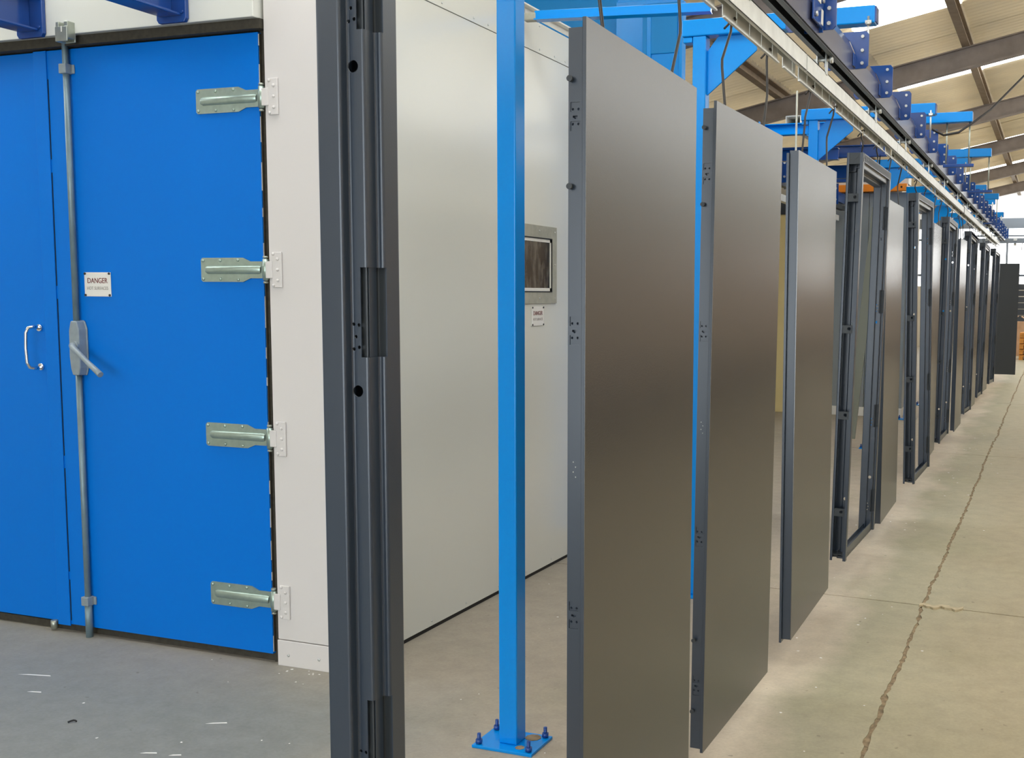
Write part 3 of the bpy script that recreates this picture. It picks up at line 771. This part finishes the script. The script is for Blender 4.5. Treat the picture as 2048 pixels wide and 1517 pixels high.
# ------------------------------------------------------------------ hooks
def hook(name, label, y, ytop, xt, xb, zb_, kink):
    """kinked rod from a slot in the load bar down to a hung piece"""
    t = MB()
    zt = BZ0+0.012
    hx_ = -1.0415; zt = 2.548
    p = [(hx_+0.010, ytop-0.012, zt+0.004), (hx_+0.004, ytop, zt+0.012), (hx_-0.006, ytop, zt+0.008), (hx_-0.008, ytop, zt-0.03)]
    zm = zb_ + (zt-zb_)*0.52
    p += [(xt+kink[0], (y+ytop)/2+kink[1], zm+0.012), (xt+kink[0], (y+ytop)/2+kink[1], zm-0.012), (xb, y, zb_+0.02), (xb, y, zb_-0.003)]
    t.tube(p, 0.0045, 8)
    t.tube([(hx_-0.006, ytop, zt+0.004), (hx_-0.022, ytop-0.03, zt-0.026)], 0.0040, 6)
    o = part(name, t, ROD, None)
    tag(o, label, 'hook', 'kinked hooks holding the coated pieces')
hung = [('nearest door frame', 1.095, 2.411, 1.0, -1.05), ('first door leaf', 2.836, 2.275, 0.87, -1.060), ('second door leaf', 3.887, 2.26, 0.865, -1.055), ('third door leaf', 5.19, 2.262, 0.94, -1.072),
        ('first row frame', 6.60, 2.40, 1.0, -1.045), ('fourth door leaf', 7.806, 2.273, 0.86, -1.065), ('second row frame', 9.27, 2.425, 1.0, -1.05), ('fifth door leaf', 10.65, 2.293, 0.86, -1.065),
        ('third row frame', 11.87, 2.41, 1.0, -1.05), ('sixth door leaf', 13.25, 2.285, 0.86, -1.03), ('fourth row frame', 14.69, 2.415, 1.0, -1.03), ('seventh door leaf', 15.9, 2.28, 0.86, -1.045),
        ('fifth row frame', 17.35, 2.40, 1.0, -1.025), ('eighth door leaf', 18.55, 2.29, 0.86, -1.03), ('sixth row frame', 19.85, 2.415, 1.0, -0.99)]
for i, (what, y, z, w, x) in enumerate(hung):
    fr_ = 'frame' in what
    for s, side in ((-1, 'near'), (1, 'far')):
        yy = y+s*w*0.30
        hook('hanging_hook', 'kinked dark steel hook above the %s corner of the %s' % (side, what), yy, yy+random.uniform(-0.05, 0.05), x, x, z-(0.002 if fr_ else 0.01), (random.uniform(-0.015, 0.015), s*random.uniform(0.02, 0.05)))

# ------------------------------------------------------------------ conveyor track
TE = 22.55
track = thing('conveyor_track', 'long navy power and free conveyor track above the row of doors', 'conveyor', (-1.0, 0, 2.70))
TX = -1.0
mb = MB()   # free track: two dark channels facing each other round a slot
for s in (-1, 1):
    pass
fr1 = part('free_rail', MB().prism([(-0.036, 0.0), (-0.014, 0.0), (-0.014, 0.004), (-0.032, 0.004), (-0.032, 0.062), (-0.012, 0.062), (-0.012, 0.066), (-0.036, 0.066)], 'y', -3, TE), RAFT if False else ANTHD, track)
fr2 = part('free_rail', MB().prism([(0.036, 0.0), (0.036, 0.066), (0.012, 0.066), (0.012, 0.062), (0.032, 0.062), (0.032, 0.004), (0.014, 0.004), (0.014, 0.0)], 'y', -3, TE), ANTHD, track)
pr = part('power_track', MB().prism([(-0.036, 0.07), (0.0365, 0.07), (0.0365, 0.006), (0.042, 0.006), (0.042, 0.105), (0.014, 0.168), (-0.014, 0.168), (-0.042, 0.105), (-0.042, 0.07)], 'y', -3, TE), TRACKP, track)
yk = MB()
out = [(-0.105, 0.055), (-0.09, 0.035), (-0.043, 0.035), (-0.043, 0.106), (-0.015, 0.170), (0.015, 0.170), (0.043, 0.106), (0.043, 0.035), (0.092, 0.035), (0.107, 0.05), (0.107, 0.195), (0.095, 0.21), (-0.095, 0.21), (-0.105, 0.195)]
yk.prism(out, 'y', -0.006, 0.006)
yk.prism([(0.0425, 0.04), (0.048, 0.04), (0.048, 0.10), (0.0425, 0.10)], 'y', -0.07, 0.0)
yoke_me = yk.mesh('yoke', NAVY)
boltm = MB().cyl((0, 0, 0), (0, -0.009, 0), 0.0085, 6).mesh('bolt', SILVER)
y = 3.85; k = 0
while y < 22.3:
    q = put('yoke', yoke_me, track, (0, y, 0), bevel=0.0 if y > 12 else 0.0015)
    for (x, z) in ((0.078, 0.06), (0.078, 0.12), (0.078, 0.185), (-0.078, 0.06), (-0.078, 0.185)):
        put('bolt', boltm, q, (x, -0.006, z))
    y += 0.84 + random.uniform(-0.01, 0.01); k += 1
# flat joint plate with white tags on the nearest yoke, right at the top of view
jp = part('joint_plate', MB().box(0.05, 0.058, 4.47, 4.66, 0.035, 0.26).box(-0.02, 0.058, 4.655, 4.663, 0.02, 0.30), NAVY, track, bevel=0.002)
part('white_tag', MB().box(0.058, 0.0595, 4.50, 4.60, 0.12, 0.175), WHITE, jp)
part('white_tag', MB().box(0.058, 0.0595, 4.615, 4.652, 0.045, 0.105), WHITE, jp)
for (yy, zz) in ((4.60, 0.20), (4.50, 0.06), (4.63, 0.14)):
    part('bolt', MB().cyl((0.058, yy, zz), (0.068, yy, zz), 0.011, 6), SILVER, jp)
# the crossing leg at the far end
cross = thing('conveyor_track', 'far crossing conveyor rail running right in front of the bright gable', 'conveyor', (-1.0, 22.7, 2.62))
part('rail', MB().box(-0.6, 3.7, -0.04, 0.04, 0.045, 0.10), STEELB, cross)
part('track', MB().box(-0.6, 3.7, -0.02, 0.02, 0.17, 0.20), STEELB, cross)
for i in range(8):
    part('trolley', MB().cyl((-0.3+0.52*i, 0, 0.0), (-0.3+0.52*i, 0, 0.05), 0.02, 8).box(-0.33+0.52*i, -0.27+0.52*i, -0.05, 0.05, 0.09, 0.14), SILVER, cross)
for x in (-0.4, 0.3):
    o = part('hanging_hook', MB().tube([(-1.0+x+0.05, 22.7, 2.68), (-1.0+x+0.04, 22.75, 2.5), (-1.0+x+0.05, 22.80, 2.26)], 0.006, 6), ROD, None)
    tag(o, 'thin hook above the %s corner of the farthest turned door leaf' % ('left' if x < 0 else 'right'), 'hook', 'kinked hooks holding the coated pieces')

# ------------------------------------------------------------------ blue support posts
anch_me = MB().cyl((0, 0, 0), (0, 0, 0.040), 0.007, 8).cyl((0, 0, 0.004), (0, 0, 0.018), 0.013, 6).mesh('anchor_bolt', NAVY)
def post(x, y, label, top=2.985, arm=True, rx=-0.893, base=True):
    t = thing('support_post', label, 'post', (x, y, 0), group='blue posts carrying the conveyor')
    p = part('post', MB().box(-0.036, 0.036, -0.0375, 0.0375, 0.011, top), BLUEL, t, bevel=0.005, segs=3)
    b = part('base_plate', MB().prism([(-0.12, -0.09), (0.12, -0.09), (0.12, 0.09), (-0.12, 0.09)], 'z', 0.0, 0.011), BLUEL, t, bevel=0.002)
    for sx in (-0.1, 0.1):
        for sy in (-0.07, 0.07): put('anchor_bolt', anch_me, b, (sx, sy, 0.010))
    part('grout_patch', MB().cyl((0.06, 0.05, 0.0112), (0.06, 0.05, 0.0125), 0.030, 9), DIRT, b)
    part('grout_patch', MB().cyl((0.055, -0.05, 0.0112), (0.055, -0.05, 0.0125), 0.018, 7), DIRT, b)
    if arm:
        part('arm', MB().box(-0.095, rx-x, -0.045, 0.045, top, top+0.085), BLUEL, t, bevel=0.006, segs=2)
        part('arm_end', MB().box(rx-x-0.002, rx-x+0.006, -0.042, 0.042, top+0.006, top+0.079), NAVY, t)
        g = [(0.036, top-0.30), (0.30, top-0.085), (0.30, top-0.001), (0.095, top-0.001), (0.07, top-0.03), (0.036, top-0.075)]
        part('gusset', MB().prism(g, 'y', -0.006, 0.006), BLUEL, t, bevel=0.0015)
        part('arm_lug', MB().box(-0.09, -0.04, -0.035, 0.035, top-0.03, top-0.001), BLUEL, t, bevel=0.004)
        for yy in (-0.03,):
            part('hanger_rod', MB().cyl((rx-x-0.03, -0.052, top-0.17), (rx-x-0.03, -0.052, top+0.03), 0.006, 8).cyl((rx-x-0.03, -0.052, top-0.012), (rx-x-0.03, -0.052, top-0.0), 0.013, 6).box(rx-x-0.045, rx-x-0.015, -0.058, -0.044, top-0.005, top+0.01), SILVER, t)
    return t
post(-1.797, 3.53, 'nearest bright blue square post with a bolted base plate on the floor', top=3.4, arm=False)
post(-1.797, 5.72, 'second blue post, in the gap behind the first door leaf', top=2.985)
post(-1.80, 8.65, 'third blue post with T-arm and triangular gusset, above the third door leaf', top=2.98)
post(-1.80, 12.05, 'fourth blue post, its top showing beside the first row frame', top=2.98)
post(-1.80, 15.08, 'fifth blue post, its head showing above the fourth door leaf', top=2.98)
post(-1.80, 17.2, 'sixth blue post, its T-arm showing above the second row frame', top=2.98)
post(-1.80, 20.0, 'seventh and farthest blue post of the conveyor line', top=2.98)
# crossbeam between the oven roof and the second post
cbm = thing('cross_beam', 'blue cross beam from the oven roof edge to the second post', 'beam', (-2.70, 5.60, 3.12), (0, 0, math.atan2(0.13, 0.95)))
part('beam', MB().box(0.0, 0.96, -0.02, 0.02, -0.004, 0.040), BLUEL, cbm, bevel=0.002)
part('bottom_flange', MB().box(0.0, 0.96, -0.035, 0.035, -0.010, -0.004), BLUEL, cbm)
part('rubber_end', MB().box(-0.06, 0.008, -0.024, 0.024, -0.012, 0.032), WINFR, cbm, bevel=0.008)
# outrigger arms above the track with threaded rods
for (y, x1, lab) in ((9.1, -0.66, 'near light blue outrigger arm with two threaded rods, above the track'), (11.38, -0.64, 'middle light blue outrigger arm with two threaded rods, above the track'), (16.35, -0.80, 'far light blue outrigger arm with threaded rods, above the track')):
    t = thing('outrigger_arm', lab, 'arm', (0, y, 0), group='outrigger arms over the conveyor track')
    part('arm', MB().box(-1.12, x1, -0.04, 0.04, 2.985, 3.062), BLUEL, t, bevel=0.004)
    for q in (0.02, 0.19):
        part('threaded_rod', MB().cyl((x1-q, 0, 2.66), (x1-q, 0, 2.99), 0.006, 8), GAL, t)
    part('rod_bracket', MB().box(x1-0.21, x1+0.02, -0.02, 0.02, 2.645, 2.668), NAVY, t, bevel=0.003)
cab = part('power_cable', MB().tube([(-0.93, 8.8, 2.90), (-0.85, 8.85, 2.86), (-0.75, 8.95, 2.89), (-0.66, 9.05, 2.97), (-0.55, 9.4, 3.12), (-0.3, 10.2, 3.55), (-0.1, 10.5, 4.72)], 0.009, 8), CABLE, None)
tag(cab, 'black cable sagging from the near outrigger arm up to the roof', 'cable')

# ------------------------------------------------------------------ blue plant behind the oven
bp_ = thing('blue_duct_housing', 'tall bright blue sheet metal housing behind the oven side wall', 'housing', (-3.4, 7.0, 0))
part('front_panel', MB().box(-1.4, 0.60, 0.06, 1.2, 0.0, 3.9), TEAL, bp_, bevel=0.003)
part('corner_duct', MB().box(0.61, 1.05, 0.0, 0.14, 0.0, 3.55), BLUEL, bp_, bevel=0.004)
part('duct_seam', MB().box(0.83, 0.86, -0.012, 0.0, 0.0, 3.5), BLUEL, bp_, bevel=0.003)
part('duct_edge', MB().box(1.05, 1.075, -0.01, 0.06, 0.0, 3.5), BLUEL, bp_, bevel=0.003)
part('access_panel', MB().box(0.80, 1.04, -0.008, 0.0, 3.20, 3.52), TEAL, bp_, bevel=0.004)

# ------------------------------------------------------------------ second line and second booth, far left
sb = thing('second_booth', 'pale booth far behind the row with an orange beam over silver doors', 'booth', (-2.0, 15.3, 0))
part('cream_panel', MB().box(-2.6, -1.45, 0, 0.3, 0.0, 2.75), YELLOW, sb, bevel=0.004)
part('dark_top_rail', MB().box(-2.6, -1.45, -0.02, 0.3, 2.75, 2.95), ANTHD, sb)
for i in range(3):
    part('silver_panel', MB().box(-1.44+0.515*i, -0.93+0.515*i, 0.02, 0.3, 0.12, 3.02), SILVP, sb, bevel=0.004)
part('white_kerb', MB().box(-1.45, 0.10, -0.03, 0.3, 0.0, 0.12), WHITE, sb, bevel=0.004)
part('orange_beam', MB().box(-1.30, 0.09, -0.08, 0.02, 3.03, 3.125), ORANGE, sb, bevel=0.004)
part('beam_hole', MB().cyl((0.02, -0.083, 3.08), (0.02, -0.079, 3.08), 0.014, 8), HOLE, sb)
part('white_header', MB().box(-1.45, 0.10, 0.0, 0.3, 3.125, 3.30), WHITE, sb)
part('booth_body', MB().box(-2.6, -0.02, 0.3, 2.5, 0.0, 3.2), WALLC, sb)
hd = thing('hung_strip', 'dark olive steel strip hanging aslant behind the first row frame', 'steel strip', (-2.0, 11.88, 0.12), (0, 0, 0))
part('strip', MB().prism([(-0.05, 0.0), (0.05, 0.0), (0.05, 2.45), (-0.05, 2.45)], 'y', -0.02, 0.02), OLIVE, hd, rot=(0, math.radians(5), 0), bevel=0.002)
part('hook', MB().tube([(0.21, 0, 2.42), (0.20, 0.05, 2.7), (0.21, 0.12, 3.0)], 0.006, 6), ROD, hd)
st = thing('second_track', 'navy second conveyor track between the posts and the far booth', 'conveyor', (-2.75, 0, 0))
part('track', MB().box(-0.045, 0.045, 8.9, 15.2, 2.86, 2.99), NAVY, st, bevel=0.004)
part('track_rail', MB().box(-0.03, 0.03, 8.9, 15.2, 2.78, 2.84), ANTHD, st)
part('white_load_bar', MB().box(-0.03, 0.03, 9.2, 14.8, 2.62, 2.69), ALU, st)
for i in range(8):
    yy = 9.3+0.72*i
    q = part('yoke', MB().box(-0.1, 0.1, -0.006, 0.006, 2.80, 3.06), NAVY, st, (0, yy, 0))
    part('clamp_bolt', MB().cyl((0.07, -0.02, 3.0), (0.07, 0.03, 3.0), 0.012, 6).cyl((-0.07, -0.02, 3.0), (-0.07, 0.03, 3.0), 0.012, 6).cyl((0.07, -0.02, 2.86), (0.07, 0.03, 2.86), 0.012, 6), SILVER, q)
    part('drop_rod', MB().cyl((0, 0.1, 2.66), (0, 0.1, 2.82), 0.008, 8), SILVER, q)
def ibeam_x(name, label, y, xa, xb, z, h, m):
    t = thing(name, label, 'beam', (xa, y, z), group='cross beams behind the posts')
    L_ = xb-xa
    part('beam', MB().box(0, L_, -0.05, 0.05, 0, 0.008).box(0, L_, -0.05, 0.05, h-0.008, h).box(0, L_, -0.004, 0.004, 0.008, h-0.008), m, t)
    for i in range(5):
        part('stiffener', MB().box(L_*(0.1+0.2*i)-0.004, L_*(0.1+0.2*i)+0.004, -0.05, 0.0, -0.02, h+0.03), m, t)
    return t
ibeam_x('cross_beam', 'light blue I-beam behind the third post above the third door leaf', 10.2, -4.2, -1.95, 3.10, 0.10, BLUEL)
ibeam_x('cross_beam', 'navy I-beam just below the light blue one behind the third post', 10.5, -4.2, -1.95, 2.90, 0.11, NAVY)
ibeam_x('cross_beam', 'navy I-beam reaching the fourth post behind the load bar', 12.0, -4.4, -1.72, 3.10, 0.12, NAVY)
ibeam_x('cross_beam', 'lower navy I-beam reaching towards the fourth post', 12.4, -4.4, -1.65, 2.92, 0.14, NAVY)
ibeam_x('cross_beam', 'farther navy I-beam above the orange booth beam', 13.4, -4.4, -1.85, 2.98, 0.16, NAVY)
ibeam_x('cross_beam', 'deep blue I-beam in front of the orange booth beam', 14.3, -4.4, -1.4, 3.10, 0.14, BLUEL)
wbx = thing('box_section', 'white hollow box section lying over the light blue I-beam', 'steel tube', (-2.34, 10.3, 3.20))
part('tube', MB().box(-0.07, 0.07, 0, 1.6, 0, 0.005).box(-0.07, 0.07, 0, 1.6, 0.085, 0.09).box(-0.07, -0.065, 0, 1.6, 0.005, 0.085).box(0.065, 0.07, 0, 1.6, 0.005, 0.085), WHITE, wbx)
gp = thing('steel_conduit', 'thin grey green vertical conduit beside the third post', 'conduit', (-1.86, 8.3, 0))
part('pipe', MB().cyl((0, 0, 0.0), (0, 0, 3.15), 0.0075, 8), WINFR, gp)

# ------------------------------------------------------------------ far end of the hall
rk = thing('panel_rack', 'slate blue stacked panels standing against the far gable', 'rack', (-0.2, 35.8, 0))
for i in range(6):
    part('panel', MB().box(-2.2, 2.2, -0.35, 0.35, 0.9+0.19*i, 0.9+0.19*i+0.165), RACK, rk, bevel=0.006)
for x in (-1.9, 0.0, 1.9):
    part('stand', MB().box(x-0.06, x+0.06, -0.3, 0.3, 0.0, 0.9), RACK, rk)
cb = thing('cardboard_box', 'open cardboard box at the far end beside the turned door leaf', 'box', (-0.92, 33.0, 0))
part('carton', MB().box(-0.3, 0.3, -0.3, 0.3, 0.0, 0.95), CARD, cb, bevel=0.01)
part('flap', MB().prism([(-0.3, 0.95), (-0.05, 1.10), (-0.03, 1.09), (-0.27, 0.94)], 'y', -0.3, 0.3), CARD, cb)
part('flap', MB().prism([(0.3, 0.95), (0.05, 1.10), (0.03, 1.09), (0.27, 0.94)], 'y', -0.3, 0.3), CARD, cb)
def pallet(loc, label, n):
    t = thing('pallet_stack', label, 'pallets', loc)
    for k in range(n):
        z = 0.145*k
        for j in range(3): part('block', MB().box(-0.5+0.45*j, -0.4+0.45*j, -0.4, 0.4, z, z+0.1), WOOD, t)
        for j in range(5): part('board', MB().box(-0.5, 0.5, -0.4+0.17*j, -0.28+0.17*j, z+0.1, z+0.125), WOOD, t)
pallet((-0.34, 31.0, 0), 'stack of orange brown wooden pallets at the far end of the aisle', 5)
bag = part('white_sack', MB().cyl((-0.98, 31.2, 0.10), (-1.2, 31.2, 0.10), 0.10, 12, 0.09).dome((-0.98, 31.2, 0.10), (1, 0, 0), 0.10, 0.05, 12, 3).dome((-1.2, 31.2, 0.10), (-1, 0, 0), 0.09, 0.05, 12, 3), WHITE, None)
tag(bag, 'white sack lying on the floor beside the far pallets', 'sack')

# ------------------------------------------------------------------ floor litter
mb = MB()
spots = [(-1.55, 3.9), (-2.6, 3.8), (-2.45, 3.75), (-2.3, 4.6), (-2.2, 4.5)]
for i in range(112):
    if i < 40: x, y = random.uniform(-2.7, -1.2), random.uniform(3.2, 6.5)
    elif i < 47: x, y = random.uniform(-3.6, -2.5), random.uniform(2.8, 3.9)
    elif i < 57: x, y = random.gauss(-2.95, 0.06), random.gauss(3.86, 0.03)
    else: x, y = random.gauss(-0.85, 0.25), random.uniform(3.5, 14)
    if x < -2.76 and y > 3.90: y -= 0.15
    s = random.uniform(0.002, 0.006)*(1.0+0.12*max(0, y-4)); a = random.uniform(0, 3.1)
    pts = [(x+s*math.cos(a+t)*random.uniform(0.6, 1.4), y+s*math.sin(a+t)*random.uniform(0.6, 1.4)) for t in (0, 1.3, 2.4, 3.6, 5.0)]
    mb.prism(pts, 'z', 0.0, 0.0012)
for (x, y, l, a) in ((-4.02, 3.42, 0.075, 0.25), (-3.85, 3.27, 0.03, 0.3), (-2.93, 3.28, 0.04, 0.5), (-2.96, 2.97, 0.03, 0.4), (-2.86, 2.99, 0.022, 0.5)):
    c_, s_ = math.cos(a), math.sin(a)
    mb.prism([(x-l*c_, y-l*s_), (x+l*c_+0.002, y+l*s_-0.003), (x+l*0.9*c_-0.003, y+l*0.9*s_+0.005), (x-l*0.4*c_-0.003, y-l*0.4*s_+0.006)], 'z', 0.0, 0.0006)
o = part('paint_flakes', mb, FLAKE, None); tag(o, 'white paint flakes scattered over the concrete floor', 'paint flakes', kind='stuff')
mb = MB(); p0 = []
for i in range(13):
    x = -0.59+0.0185*i
    p0.append((x-0.02, 5.985+0.014*math.sin(i*1.1)+0.012*random.uniform(-1, 1)))
poly = p0+[(x, y-0.045+0.016*math.sin(i*2.3)) for i, (x, y) in reversed(list(enumerate(p0)))]
mb.prism(poly, 'z', 0.0, 0.011)
o = part('joint_strip', mb, FILLER, None); tag(o, 'torn pale filler strip lying over the crossing of the floor joints', 'joint filler')
for (x, y, l, a, lab) in ((-3.44, 3.08, 0.03, 0.6, 'small dark curled scrap on the grey floor at the lower left'), (-1.93, 3.83, 0.035, 0.1, 'dark crumpled scrap on the beige floor beside the nearest blue post')):
    pp = [(x+l*(t-0.5)*math.cos(a), y+l*(t-0.5)*math.sin(a)+0.008*math.sin(t*3), 0.004+0.004*math.sin(t*3.1)) for t in (0, .25, .5, .75, 1)]
    o = part('floor_scrap', MB().tube(pp, 0.0035, 6), BLACK, None); tag(o, lab, 'scrap')
